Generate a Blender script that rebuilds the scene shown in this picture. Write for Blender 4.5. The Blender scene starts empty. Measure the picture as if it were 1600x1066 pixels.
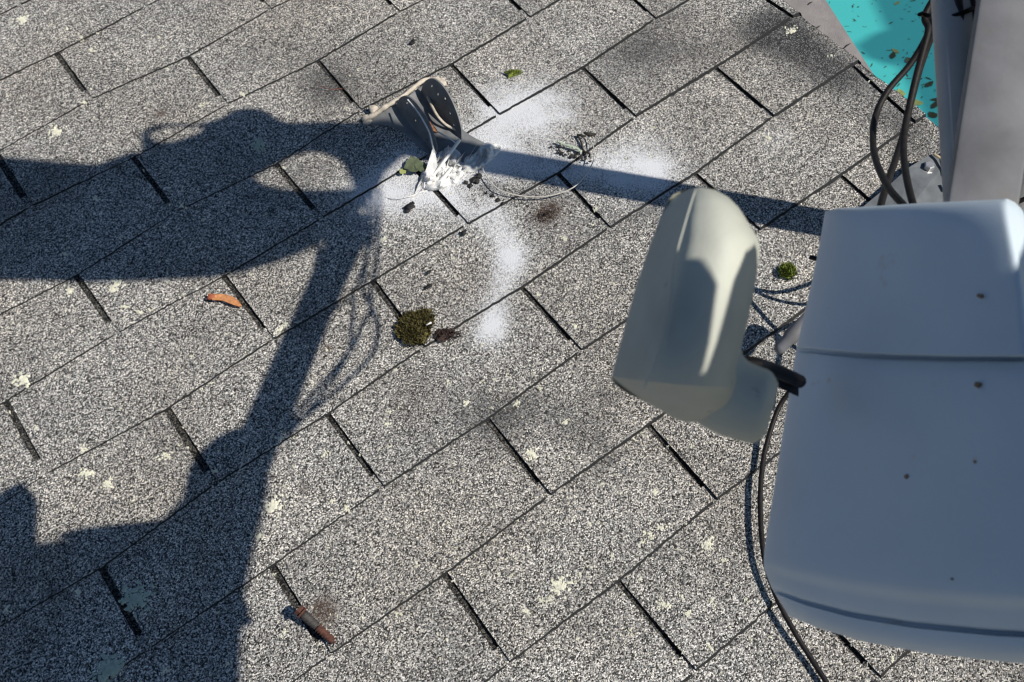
import bpy, bmesh, math, random
from mathutils import Vector, Matrix, noise
random.seed(7)
scene = bpy.context.scene
COL = scene.collection
R_ = math.radians

# ---------------------------------------------------------------- camera, sky, sun
# Everything is laid out in the roof's own frame (x along the courses, y up the slope,
# z off the roof) and turned at the end by the pitch of the roof.
PITCH = R_(20.0)
M = Matrix.Rotation(PITCH, 4, 'X')
FOC = 1654.0
RC = Matrix(((0.7961378, -0.60504121, -0.00947298),
             (-0.53261232, -0.69323085, -0.4855462),
             (0.2872085, 0.39160711, -0.87415968)))      # roof frame -> camera frame (x right, y down, z forward)
CAM = Vector((-0.1421807, -0.46107697, 1.17913646))
RT = RC.transposed()

cd = bpy.data.cameras.new('camera'); cam = bpy.data.objects.new('camera', cd); COL.objects.link(cam)
flip = Matrix(((1, 0, 0), (0, -1, 0), (0, 0, -1)))
cam.matrix_world = M @ Matrix.Translation(CAM) @ (RT @ flip).to_4x4()
cd.sensor_width = 36.0; cd.lens = FOC / 1600.0 * 36.0
cd.clip_start = 0.02; cd.clip_end = 500.0
cd.dof.use_dof = True; cd.dof.focus_distance = 1.2; cd.dof.aperture_fstop = 20.0
scene.camera = cam

SUN_AZ, SUN_EL = R_(126.0), R_(50.0)                      # direction the shadows run on the roof, height above it
SD = Vector((math.cos(SUN_AZ), math.sin(SUN_AZ), 0.0))
TO_SUN = Vector((-SD.x * math.cos(SUN_EL), -SD.y * math.cos(SUN_EL), math.sin(SUN_EL)))
sw = (M.to_3x3() @ TO_SUN).normalized()
ld = bpy.data.lights.new('sun', 'SUN'); lo = bpy.data.objects.new('sun', ld); COL.objects.link(lo)
ld.energy = 5.0; ld.angle = R_(0.55); ld.color = (1.0, 0.955, 0.87)
lo.rotation_euler = sw.to_track_quat('Z', 'Y').to_euler()
world = bpy.data.worlds.new('World'); scene.world = world; world.use_nodes = True
wn = world.node_tree.nodes; wl = world.node_tree.links
sky = wn.new('ShaderNodeTexSky'); sky.sky_type = 'NISHITA'; sky.sun_disc = False
sky.sun_elevation = math.asin(sw.z); sky.sun_rotation = math.atan2(sw.x, sw.y)
sky.air_density = 1.0; sky.dust_density = 0.0; sky.ozone_density = 5.0
wl.new(sky.outputs[0], wn['Background'].inputs[0]); wn['Background'].inputs[1].default_value = 0.07
scene.view_settings.view_transform = 'Standard'; scene.view_settings.look = 'None'
scene.cycles.pixel_filter_type = 'BLACKMAN_HARRIS'; scene.cycles.filter_width = 1.3
scene.view_settings.gamma = 1.0; scene.view_settings.exposure = 0.0

# ---------------------------------------------------------------- measuring helpers
def ray(x, y): return RT @ Vector(((x - 800) / FOC, (y - 533) / FOC, 1.0))
def P(x, y, h=0.0):
    d = ray(x, y); t = (h - CAM.z) / d.z
    return CAM + d * t
def PD(x, y, dist): return CAM + ray(x, y) * dist
def SP(x, y, h):                                           # the point at height h whose shadow falls at P(x, y)
    p = P(x, y) - SD * (h / math.tan(SUN_EL)); p.z = h
    return p
def fbm(v, oct=4): return noise.fractal(v, 1.0, 2.0, oct)

# ---------------------------------------------------------------- object helpers
def setp(o, label=None, cat=None, group=None, kind=None):
    if label: o['label'] = label
    if cat: o['category'] = cat
    if group: o['group'] = group
    if kind: o['kind'] = kind
    return o
ORG = {}
def thing(name, loc, label, cat, group=None):
    o = bpy.data.objects.new(name, None); COL.objects.link(o); o.location = loc
    o.empty_display_size = 0.05
    ORG[o.name] = Vector(loc)
    return setp(o, label, cat, group)
def mesh(name, vs, fs, mat, parent=None, smooth=True, label=None, cat=None, group=None, kind=None, auto=None):
    vs = [Vector(v) for v in vs]
    if parent is not None: org = ORG[parent.name]
    else:
        n = max(1, len(vs)); org = Vector((sum(v.x for v in vs) / n, sum(v.y for v in vs) / n, min(v.z for v in vs)))
    me = bpy.data.meshes.new(name); me.from_pydata([v - org for v in vs], [], fs); me.update()
    bm = bmesh.new(); bm.from_mesh(me); bmesh.ops.recalc_face_normals(bm, faces=bm.faces); bm.to_mesh(me); bm.free()
    me.materials.append(mat)
    for p in me.polygons: p.use_smooth = smooth
    o = bpy.data.objects.new(name, me); COL.objects.link(o)
    ORG[o.name] = org
    if parent is not None:
        o.parent = parent
    else: o.location = org
    if auto is not None and smooth:
        try: me.set_sharp_from_angle(angle=R_(auto))
        except Exception: pass
    return setp(o, label, cat, group, kind)
class MB:
    def __init__(s): s.v = []; s.f = []
    def add(s, vs, fs):
        b = len(s.v); s.v += [Vector(v) for v in vs]; s.f += [tuple(b + i for i in f) for f in fs]; return s
    def tube(s, pts, rad, n=10, cap=True):
        pts = [Vector(p) for p in pts]; k = len(pts)
        rad = rad if isinstance(rad, (list, tuple)) else [rad] * k
        up = None; vs = []; fs = []
        for i, p in enumerate(pts):
            t = (pts[min(i + 1, k - 1)] - pts[max(i - 1, 0)]).normalized()
            if up is None:
                up = t.orthogonal().normalized()
            up = (up - t * up.dot(t))
            if up.length < 1e-6: up = t.orthogonal()
            up.normalize(); w = t.cross(up)
            for j in range(n):
                a = 2 * math.pi * j / n; vs.append(p + (up * math.cos(a) + w * math.sin(a)) * rad[i])
        for i in range(k - 1):
            for j in range(n):
                fs.append((i * n + j, i * n + (j + 1) % n, (i + 1) * n + (j + 1) % n, (i + 1) * n + j))
        if cap: fs.append(tuple(range(n))[::-1]); fs.append(tuple((k - 1) * n + j for j in range(n)))
        return s.add(vs, fs)
    def prism(s, poly, off, bevel=0):
        poly = [Vector(p) for p in poly]; n = len(poly); off = Vector(off)
        vs = poly + [p + off for p in poly]
        fs = [tuple(range(n)), tuple(range(2 * n - 1, n - 1, -1))] + [(i, (i + 1) % n, n + (i + 1) % n, n + i) for i in range(n)]
        return s.add(vs, fs)
    def blob(s, c, r, sc=(1, 1, 1), amp=0.3, freq=1.0, sub=2, seed=0.0):
        bm = bmesh.new(); bmesh.ops.create_icosphere(bm, subdivisions=sub, radius=1.0)
        vs = []
        for v in bm.verts:
            d = 1 + amp * fbm(v.co * freq + Vector((seed, seed * 1.7, 3.1)))
            vs.append(Vector(c) + Vector((v.co.x * sc[0], v.co.y * sc[1], v.co.z * sc[2])) * r * d)
        fs = [tuple(v.index for v in f.verts) for f in bm.faces]; bm.free()
        return s.add(vs, fs)
    def box(s, c, ax, ay, az):
        c = Vector(c); vs = [c + ax * i + ay * j + az * k for i in (-1, 1) for j in (-1, 1) for k in (-1, 1)]
        return s.add(vs, [(0, 1, 3, 2), (4, 6, 7, 5), (0, 4, 5, 1), (2, 3, 7, 6), (0, 2, 6, 4), (1, 5, 7, 3)])
    def build(s, name, mat, parent=None, **k): return mesh(name, s.v, s.f, mat, parent, **k)
def spline(pts, n=8):                                      # Catmull-Rom through the points
    pts = [Vector(p) for p in pts]; out = []
    q = [pts[0] * 2 - pts[1]] + pts + [pts[-1] * 2 - pts[-2]]
    for i in range(1, len(q) - 2):
        for k in range(n):
            t = k / n; a, b, c, d = q[i - 1], q[i], q[i + 1], q[i + 2]
            out.append(0.5 * ((2 * b) + (c - a) * t + (2 * a - 5 * b + 4 * c - d) * t * t + (3 * b - a - 3 * c + d) * t ** 3))
    out.append(pts[-1]); return out

# ---------------------------------------------------------------- materials
def newmat(name):
    m = bpy.data.materials.new(name); m.use_nodes = True
    return m, m.node_tree.nodes, m.node_tree.links, m.node_tree.nodes['Principled BSDF']
def ramp(n, stops):
    r = n.new('ShaderNodeValToRGB'); e = r.color_ramp.elements
    while len(e) < len(stops): e.new(0.5)
    for el, (p, c) in zip(e, stops):
        el.position = p; el.color = (c, c, c, 1) if isinstance(c, (int, float)) else (*c, 1)
    return r
def plain(name, col, rough=0.5, metal=0.0, var=0.15, scale=60, bump=0.05, dirt=None, spec=0.5, bscale=None):
    m, n, l, b = newmat(name)
    tc = n.new('ShaderNodeTexCoord'); ns = n.new('ShaderNodeTexNoise'); ns.inputs['Scale'].default_value = scale; ns.inputs['Detail'].default_value = 6
    l.new(tc.outputs['Object'], ns.inputs['Vector'])
    c0 = tuple(max(0, c * (1 - var)) for c in col); c1 = tuple(min(1, c * (1 + var)) for c in col)
    r = ramp(n, [(0.3, c0), (0.7, c1)]); l.new(ns.outputs['Fac'], r.inputs[0]); out = r.outputs[0]
    if dirt:
        n2 = n.new('ShaderNodeTexNoise'); n2.inputs['Scale'].default_value = dirt[1]; n2.inputs['Detail'].default_value = 3
        l.new(tc.outputs['Object'], n2.inputs['Vector'])
        r2 = ramp(n, [(dirt[2], 0.0), (dirt[2] + 0.06, 1.0)]); l.new(n2.outputs['Fac'], r2.inputs[0])
        mx = n.new('ShaderNodeMix'); mx.data_type = 'RGBA'; l.new(r2.outputs[0], mx.inputs[0]); l.new(out, mx.inputs[6]); mx.inputs[7].default_value = (*dirt[0], 1); out = mx.outputs[2]
    l.new(out, b.inputs['Base Color']); b.inputs['Roughness'].default_value = rough; b.inputs['Metallic'].default_value = metal
    b.inputs['Specular IOR Level'].default_value = spec
    if bump:
        n3 = n.new('ShaderNodeTexNoise'); n3.inputs['Scale'].default_value = bscale or scale * 6; l.new(tc.outputs['Object'], n3.inputs['Vector'])
        bp = n.new('ShaderNodeBump'); bp.inputs['Strength'].default_value = bump; bp.inputs['Distance'].default_value = 0.002
        l.new(n3.outputs['Fac'], bp.inputs['Height']); l.new(bp.outputs[0], b.inputs['Normal'])
    return m

def granule_mat(name, light=1.0, attr=True):
    m, n, l, b = newmat(name)
    tc = n.new('ShaderNodeTexCoord')
    dn = n.new('ShaderNodeTexNoise'); dn.inputs['Scale'].default_value = 380; l.new(tc.outputs['Object'], dn.inputs['Vector'])
    vm = n.new('ShaderNodeVectorMath'); vm.operation = 'MULTIPLY_ADD'; vm.inputs[1].default_value = (0.0016,) * 3
    l.new(dn.outputs['Color'], vm.inputs[0]); l.new(tc.outputs['Object'], vm.inputs[2])
    vo = n.new('ShaderNodeTexVoronoi'); vo.inputs['Scale'].default_value = 760; l.new(vm.outputs[0], vo.inputs['Vector'])
    sep = n.new('ShaderNodeSeparateColor'); l.new(vo.outputs['Color'], sep.inputs[0])
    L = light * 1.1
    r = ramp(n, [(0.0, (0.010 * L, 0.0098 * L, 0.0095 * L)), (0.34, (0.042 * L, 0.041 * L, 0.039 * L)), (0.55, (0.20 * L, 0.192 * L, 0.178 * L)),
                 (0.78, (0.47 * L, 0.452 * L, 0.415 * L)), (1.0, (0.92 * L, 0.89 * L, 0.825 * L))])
    l.new(sep.outputs[0], r.inputs[0]); col = r.outputs[0]
    # broad unevenness of the roof: tabs that weathered lighter or darker
    n1 = n.new('ShaderNodeTexNoise'); n1.inputs['Scale'].default_value = 7; n1.inputs['Detail'].default_value = 5; n1.inputs['Roughness'].default_value = 0.65
    l.new(tc.outputs['Object'], n1.inputs['Vector'])
    r1 = ramp(n, [(0.3, 0.72), (0.7, 1.18)]); l.new(n1.outputs['Fac'], r1.inputs[0])
    mu = n.new('ShaderNodeMix'); mu.data_type = 'RGBA'; mu.blend_type = 'MULTIPLY'; mu.inputs[0].default_value = 1
    l.new(col, mu.inputs[6]); l.new(r1.outputs[0], mu.inputs[7]); col = mu.outputs[2]
    n5 = n.new('ShaderNodeTexNoise'); n5.inputs['Scale'].default_value = 4.3; n5.inputs['Detail'].default_value = 6; l.new(tc.outputs['Object'], n5.inputs['Vector'])
    r5 = ramp(n, [(0.38, (1.04, 1.03, 1.03)), (0.64, (.97, .92, .87))]); l.new(n5.outputs['Fac'], r5.inputs[0])
    m5 = n.new('ShaderNodeMix'); m5.data_type = 'RGBA'; m5.blend_type = 'MULTIPLY'; m5.inputs[0].default_value = 1
    l.new(col, m5.inputs[6]); l.new(r5.outputs[0], m5.inputs[7]); col = m5.outputs[2]
    if attr:
        at = n.new('ShaderNodeAttribute'); at.attribute_name = 'wear'
        sp = n.new('ShaderNodeSeparateColor'); l.new(at.outputs['Color'], sp.inputs[0])
        rt = n.new('ShaderNodeMapRange'); rt.inputs[3].default_value = .78; rt.inputs[4].default_value = 1.24; l.new(at.outputs['Alpha'], rt.inputs[0])
        m2 = n.new('ShaderNodeVectorMath'); m2.operation = 'SCALE'; l.new(col, m2.inputs[0]); l.new(rt.outputs[0], m2.inputs['Scale']); col = m2.outputs[0]
        # wear.g : granules lost, dark asphalt grime   wear.b : brown dirt   wear.r : white overspray
        def thr(chan, noise_amt, lo, hi):
            ad = n.new('ShaderNodeMath'); ad.operation = 'MULTIPLY_ADD'; ad.inputs[1].default_value = noise_amt
            l.new(sep.outputs[1], ad.inputs[0]); l.new(sp.outputs[chan], ad.inputs[2])
            mr = n.new('ShaderNodeMapRange'); mr.inputs[1].default_value = lo; mr.inputs[2].default_value = hi
            l.new(ad.outputs[0], mr.inputs[0]); return mr.outputs[0]
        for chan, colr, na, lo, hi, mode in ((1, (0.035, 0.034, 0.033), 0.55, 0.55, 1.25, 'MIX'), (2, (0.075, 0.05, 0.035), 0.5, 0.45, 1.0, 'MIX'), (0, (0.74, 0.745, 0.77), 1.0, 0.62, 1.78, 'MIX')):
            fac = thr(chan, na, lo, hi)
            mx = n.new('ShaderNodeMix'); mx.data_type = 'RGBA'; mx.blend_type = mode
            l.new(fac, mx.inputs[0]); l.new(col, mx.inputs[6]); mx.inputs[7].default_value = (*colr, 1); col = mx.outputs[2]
    l.new(col, b.inputs['Base Color']); b.inputs['Roughness'].default_value = 0.85; b.inputs['Specular IOR Level'].default_value = 0.25
    inv = n.new('ShaderNodeMath'); inv.operation = 'MULTIPLY_ADD'; inv.inputs[1].default_value = -1.0; l.new(vo.outputs['Distance'], inv.inputs[0])
    l.new(sep.outputs[2], inv.inputs[2])
    bp = n.new('ShaderNodeBump'); bp.inputs['Strength'].default_value = 0.8; bp.inputs['Distance'].default_value = 0.0011
    l.new(inv.outputs[0], bp.inputs['Height']); l.new(bp.outputs[0], b.inputs['Normal'])
    return m
SHING = granule_mat('shingle_granules')
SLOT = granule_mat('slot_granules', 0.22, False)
ASPH = plain('cut_asphalt_edge', (0.012, 0.012, 0.013), 0.9, var=0.3, scale=200)
PLAST = plain('grey_plastic_housing', (0.54, 0.615, 0.68), 0.45, var=0.05, scale=14, bump=0.05, bscale=1100, dirt=((0.50, 0.47, 0.43), 45, 0.69))
PLAST2 = plain('warm_grey_plastic', (0.43, 0.435, 0.375), 0.6, var=0.16, scale=26, bump=0.05, bscale=700, dirt=((0.3, 0.29, 0.25), 90, 0.68))
GALV = plain('weathered_painted_steel', (0.155, 0.155, 0.165), 0.6, 0.0, var=0.22, scale=26, bump=0.06, bscale=300, dirt=((0.16, 0.155, 0.155), 30, 0.6))
TUBE = plain('grey_steel_tube', (0.33, 0.335, 0.34), 0.38, 0.0, var=0.1, scale=30, bump=0.03)
FOOTM = plain('shaded_foot_paint', (0.12, 0.13, 0.14), 0.45, var=0.25, scale=60)  # foot colour darkened to stand for the shade on it
BLACK = plain('black_cable_jacket', (0.014, 0.012, 0.012), 0.55, var=0.35, scale=160, bump=0.1, spec=0.2)
BLKP = plain('black_bracket_paint', (0.004, 0.004, 0.005), 0.6, var=0.3, scale=80, spec=0.1)
OLDM = plain('old_grey_bracket_paint', (0.15, 0.155, 0.16), 0.6, 0.0, var=0.25, scale=60, bump=0.15, dirt=((0.17, 0.1, 0.06), 110, 0.68))
TAN = plain('sun_bleached_sealant', (0.56, 0.49, 0.40), 0.7, var=0.25, scale=150, bump=0.6)
SEAL = plain('white_sealant', (0.74, 0.73, 0.71), 0.55, var=0.14, scale=120, bump=0.5, dirt=((0.22, 0.2, 0.17), 180, 0.66))
RUST = plain('rust', (0.095, 0.036, 0.024), 0.75, 0.2, var=0.45, scale=300, bump=0.4)
DKBOLT = plain('dark_screw_shank', (0.045, 0.04, 0.038), 0.6, 0.1, var=0.4, scale=400, bump=0.3)
BOLT = plain('zinc_bolt', (0.55, 0.54, 0.52), 0.35, 0.7, var=0.15, scale=200)
GOLD = plain('corroded_edge', (0.62, 0.5, 0.3), 0.6, 0.2, var=0.4, scale=200)
MOSSM = plain('olive_moss', (0.085, 0.070, 0.018), 0.85, var=0.75, scale=260, bump=0.0)
MOSSG = plain('green_moss', (0.17, 0.21, 0.03), 0.85, var=0.5, scale=260, bump=0.0)
MOSSD = plain('dead_brown_moss', (0.05, 0.03, 0.024), 0.9, var=0.6, scale=260, bump=0.0)
LICH = plain('pale_lichen', (0.72, 0.70, 0.57), 0.85, var=0.22, scale=200, bump=0.5)
LICHG = plain('grey_green_lichen', (0.44, 0.50, 0.40), 0.85, var=0.25, scale=200, bump=0.5)
SEED = plain('orange_seed_wing', (0.58, 0.25, 0.10), 0.55, var=0.3, scale=300, bump=0.5)
SEEDN = plain('brown_seed_nut', (0.34, 0.09, 0.04), 0.6, var=0.3, scale=300, bump=0.4)
TWIG = plain('dark_twig', (0.03, 0.025, 0.02), 0.85, var=0.4, scale=300, bump=0.4)
REDN = plain('red_brown_needle', (0.16, 0.05, 0.035), 0.7, var=0.3, scale=300)
WIRE = plain('pale_wire', (0.52, 0.49, 0.44), 0.45, var=0.2, scale=200)
TAR = plain('black_tar', (0.012, 0.011, 0.011), 0.5, var=0.3, scale=300, bump=0.5)
LEAFD = plain('dry_dark_leaf', (0.05, 0.055, 0.02), 0.7, var=0.5, scale=30, bump=0.2)
LEAFG = plain('pale_green_leaf', (0.33, 0.36, 0.12), 0.7, var=0.3, scale=30, bump=0.2)
LEAFB = plain('curled_grey_leaf', (0.09, 0.11, 0.06), 0.75, var=0.4, scale=120, bump=0.4)
DISHM = plain('dish_paint', (0.45, 0.46, 0.47), 0.5, var=0.06, scale=10)
WALLM = plain('white_siding', (0.7, 0.69, 0.66), 0.7, var=0.06, scale=6)
STRIPM = plain('grey_roll_roofing', (0.235, 0.215, 0.21), 0.85, var=0.14, scale=45, bump=0.5, bscale=700)
DECKM = plain('turquoise_paint', (0.075, 0.56, 0.53), 0.55, var=0.05, scale=1.2, bump=0.06, bscale=60, dirt=((0.06, 0.47, 0.44), 1.6, 0.6))

# ---------------------------------------------------------------- ground far below the eaves (world level, so built against the pitch)
MI = M.inverted()
GZ = -2.75
def G(x, y, h=0.0):                                        # ground point seen in this direction, h above the ground
    d = M.to_3x3() @ ray(x, y); c = M @ CAM; t = (GZ + .02 + h - c.z) / d.z
    return MI @ (c + d * t)
def gw(x, y, z=0.0): return MI @ Vector((x, y, GZ + z))
GRASSM = plain('dry_yard_ground', (0.16, 0.14, 0.10), 0.95, var=0.3, scale=2)
mesh('ground', [gw(-80, -80), gw(120, -80), gw(120, 120), gw(-80, 120)], [(0, 1, 2, 3)], GRASSM, kind='structure')
dc = M @ G(1420, 90)
mesh('painted_deck', [gw(dc.x - 1.9, dc.y - 2.2, .02), gw(dc.x + 2.2, dc.y - 2.2, .02), gw(dc.x + 2.2, dc.y + 2.6, .02), gw(dc.x - 1.9, dc.y + 2.6, .02)], [(0, 1, 2, 3)], DECKM, kind='structure')

# ---------------------------------------------------------------- the shingled roof
TAB, EXP, VSC = 0.305, 0.127 * 0.9915, 1.0
OBS = [(0,0,597,763),(0,-1,512,648),(1,0,905,550),(1,-1,815,450),(-1,0,232,1015),(-1,-1,160,888),(.5,1,857,775),(.5,0,762,655),
(-.5,1,513,1025),(-.5,0,425,885),(1,2,1115,783),(1,1,1012,665),(0,2,793,1037),(0,1,695,897),(.5,3,1083,1050),(.5,2,965,908),
(.5,-1,660,545),(.5,-2,583,440),(1.5,-1,950,358),(1.5,-2,872,272),(-.5,-1,337,757),(-.5,-2,262,640),(2.5,-1,1205,185),(2.5,-2,1117,107),
(0,-2,425,533),(0,-3,350,433),(1,-2,728,353),(2,-2,990,185),(2,-3,910,107),(-1,-2,73,742),(-1,-3,10,628),(3,-2,1235,30),(.5,-3,502,343),
(.5,-4,432,258),(1.5,-3,778,182),(1.5,-4,705,102),(2.5,-3,1022,32),(-.5,-3,183,522),(-.5,-4,120,432),(0,-4,275,333),(0,-5,210,248),
(1,-4,562,175),(1,-5,497,97),(2,-4,825,30),(.5,-5,355,165),(.5,-6,295,90),(1.5,-5,622,22),(-.5,-5,48,325),(0,-6,143,157),(0,-7,90,85),
(1,-6,422,17),(.5,-7,228,12),(2,-1,1085,272),(3,-1,1330,103),(2.5,0,1312,275)]
NODE = {}
for u, v, x, y in OBS:
    NODE[(int(round(u * 2)), v)] = P(x, y)
def node(u2, v):
    k = (u2, v)
    if k not in NODE: NODE[k] = Vector((u2 * 0.5 * TAB + 0.002 * fbm(Vector((u2 * 3.1, v * 1.3, 0))), -v * EXP, 0))
    return NODE[k]
RAKE = 0.938                                               # the cut side of the roof
def rake(y): return RAKE + 0.0022 * noise.noise(Vector((y * 90, 2.2, 0))) + 0.004 * noise.noise(Vector((y * 9, 7, 0)))

# wear painted by where things happened on this roof: overspray round the old bracket, grime below laps, dirt spots
def g2(p, c, sx, sy=None, a=0.0):
    sy = sy or sx; dx, dy = p.x - c.x, p.y - c.y
    ca, sa = math.cos(a), math.sin(a); u = dx * ca + dy * sa; w = -dx * sa + dy * ca
    return math.exp(-(u / sx) ** 2 - (w / sy) ** 2)
def seg(p, a, b, r):
    ab = b - a; t = max(0, min(1, ((p - a).dot(ab)) / ab.length_squared)); d = (p - (a + ab * t)); d.z = 0
    return math.exp(-(d.length / r) ** 2)
SPR = [('g', P(830, 165), .058, 1.0), ('g', P(790, 195), .05, .75), ('g', P(870, 180), .035, .6), ('g', P(1005, 262), .055, .9), ('s', P(780, 255), P(1010, 275), .034, .95),
       ('g', P(740, 235), .05, .8), ('s', P(700, 300), P(590, 320), .035, .75), ('s', P(640, 290), P(720, 330), .04, .5), ('s', P(770, 335), P(800, 400), .024, .95),
       ('s', P(800, 400), P(770, 500), .020, .95), ('g', P(767, 522), .021, 1.25), ('g', P(1215, 215), .03, .35), ('s', P(560, 300), P(640, 245), .03, .55),
       ('g', P(605, 310), .024, .5), ('g', P(760, 165), .04, .35)]
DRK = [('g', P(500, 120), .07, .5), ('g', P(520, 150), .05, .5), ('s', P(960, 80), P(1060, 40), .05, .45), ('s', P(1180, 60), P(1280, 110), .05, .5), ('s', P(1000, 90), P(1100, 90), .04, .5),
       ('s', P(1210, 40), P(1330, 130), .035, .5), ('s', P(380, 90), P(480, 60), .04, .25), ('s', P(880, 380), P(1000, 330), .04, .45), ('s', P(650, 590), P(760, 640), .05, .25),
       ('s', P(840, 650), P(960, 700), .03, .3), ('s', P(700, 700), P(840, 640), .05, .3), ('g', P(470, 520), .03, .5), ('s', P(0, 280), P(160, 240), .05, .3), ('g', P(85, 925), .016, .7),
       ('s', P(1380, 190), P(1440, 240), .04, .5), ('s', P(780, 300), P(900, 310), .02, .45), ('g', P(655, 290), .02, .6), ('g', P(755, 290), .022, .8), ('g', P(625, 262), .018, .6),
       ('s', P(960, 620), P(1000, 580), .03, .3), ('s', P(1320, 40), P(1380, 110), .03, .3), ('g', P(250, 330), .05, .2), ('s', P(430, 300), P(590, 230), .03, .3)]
BRN = [('g', P(860, 330), .020, .95), ('g', P(845, 345), .013, .6), ('g', P(640, 632), .05, .38), ('g', P(252, 180), .009, .9), ('g', P(506, 956), .019, .95), ('g', P(135, 62), .008, .7),
       ('g', P(511, 545), .007, 1.0), ('g', P(475, 765), .010, .5), ('g', P(60, 153), .008, .5), ('g', P(185, 262), .010, .5), ('g', P(285, 342), .012, .4), ('g', P(600, 40), .008, .5)]
def acc(p, L):
    s = 0
    for e in L:
        if e[0] == 'g': s += e[3] * g2(p, e[1], e[2])
        else: s += e[4] * seg(p, e[1], e[2], e[3])
    return s
def fade(p): return max(0, min(1, (p.x - p.y + .5) / 1.3))
def shingle_sheet(name, us, vs_, nu, nv, parent, detailed):
    V = []; F = []; W = []; EV = []; EF = []
    for v in vs_:
        for u2 in us:
            if (u2 - (v % 2)) % 2: continue                 # cut-outs alternate from course to course
            x_far = (u2 * 0.5) * TAB
            if x_far > RAKE: continue
            n0 = [node(u2, v - 1), node(u2 + 1, v - 1), node(u2 + 2, v - 1)]; n1 = [node(u2, v), node(u2 + 1, v), node(u2 + 2, v)]
            gapw = 0.0034 + 0.0014 * noise.noise(Vector((u2 * 1.7, v * 2.3, 1))) + (0.0008 if x_far < 0 else 0)
            lift = 0.0009 * noise.noise(Vector((u2 * 5.7, v * 3.3, 4)))
            base = len(V); ov = -0.16; tone = .5 + .5 * noise.noise(Vector((u2 * 7.3, v * 5.1, 8.8)))
            js = [j / nv for j in range(nv + 1)]
            for t in [ov] + js:
                tt = max(t, 0)
                for i in range(nu + 1):
                    s = i / nu; a, bq = (n0[0].lerp(n0[1], s * 2), n1[0].lerp(n1[1], s * 2)) if s <= 0.5 else (n0[1].lerp(n0[2], s * 2 - 1), n1[1].lerp(n1[2], s * 2 - 1))
                    p = a.lerp(bq, t)
                    e = gapw if i == 0 else (-gapw if i == nu else 0)
                    if i in (0, nu): e += 0.0008 * noise.noise(Vector((u2 * 3 + i, p.y * 160, 9)))
                    p = Vector((p.x + e, p.y, 0))
                    if t >= 1.0: p.y += 0.0014 * noise.noise(Vector((p.x * 130, v * 4.1, 5)))
                    p.z = 0.0016 + 0.0046 * tt * (.45 + .55 * fade(p)) + lift * tt + (0.0007 * fbm(Vector((p.x * 9, p.y * 9, v))) if detailed else 0)
                    if p.x > RAKE - 0.0: p.x = rake(p.y)
                    V.append(p)
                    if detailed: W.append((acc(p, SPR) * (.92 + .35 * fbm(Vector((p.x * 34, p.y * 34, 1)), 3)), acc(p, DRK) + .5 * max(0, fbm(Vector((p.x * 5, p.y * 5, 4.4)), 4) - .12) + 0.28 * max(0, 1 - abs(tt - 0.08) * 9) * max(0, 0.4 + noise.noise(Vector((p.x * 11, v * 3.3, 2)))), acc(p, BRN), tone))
                    else: W.append((0, 0, 0, tone))
            nr = nv + 2; w = nu + 1
            for j in range(nr - 1):
                for i in range(nu): 
                    q = (base + j * w + i, base + (j + 1) * w + i, base + (j + 1) * w + i + 1, base + j * w + i + 1)
                    if (V[q[0]] - V[q[3]]).length > 1e-5: F.append(q)
            # the cut black edges of the tab, down to the deck
            rim = [base + j * w for j in range(nr)] + [base + (nr - 1) * w + i for i in range(1, nu + 1)] + [base + j * w + nu for j in range(nr - 2, -1, -1)]
            eb = len(EV)
            for q_, k in enumerate(rim):
                out_ = (0.0006 + 0.0028 * fade(V[k]) * (0.75 + 0.6 * noise.noise(V[k] * 60))) if nr - 1 <= q_ < nr + nu else 0
                EV.append(V[k].copy()); EV.append(Vector((V[k].x, V[k].y - out_, V[k].z * .55 - .0008))); EV.append(Vector((V[k].x, V[k].y - out_ * .9, -0.002)))
            for k in range(len(rim) - 1):
                for d_ in (0, 1): EF.append((eb + 3 * k + d_, eb + 3 * k + d_ + 1, eb + 3 * k + d_ + 4, eb + 3 * k + d_ + 3))
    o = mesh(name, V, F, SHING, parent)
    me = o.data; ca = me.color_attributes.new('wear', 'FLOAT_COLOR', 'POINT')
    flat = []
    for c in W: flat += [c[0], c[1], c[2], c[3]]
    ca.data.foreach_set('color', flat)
    mesh(name.replace('shingles', 'shingle') + '_edges' if False else 'shingle_edges', EV, EF, ASPH, o, smooth=False)
    return o
house = thing('house', (0, 0, 0), 'house seen from above, its grey asphalt shingle roof spotted with lichen and white overspray', 'house')
# fine part under the camera, coarser part beyond it
vis_u = range(-5, 7); vis_v = range(-9, 7)
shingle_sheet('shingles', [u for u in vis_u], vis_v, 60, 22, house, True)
def ring(us, vs_): shingle_sheet('shingles', us, vs_, 8, 3, house, False)
ring(range(-22, -5), range(-20, 16)); ring(range(-5, 7), range(-20, -9)); ring(range(-5, 7), range(7, 16))
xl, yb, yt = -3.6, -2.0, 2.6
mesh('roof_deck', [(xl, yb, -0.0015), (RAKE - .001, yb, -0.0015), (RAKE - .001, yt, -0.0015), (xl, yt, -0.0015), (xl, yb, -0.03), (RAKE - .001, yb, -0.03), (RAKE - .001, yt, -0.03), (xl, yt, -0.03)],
     [(0, 1, 2, 3), (7, 6, 5, 4), (0, 4, 5, 1), (1, 5, 6, 2), (2, 6, 7, 3), (3, 7, 4, 0)], SLOT, house, smooth=False)
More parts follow.
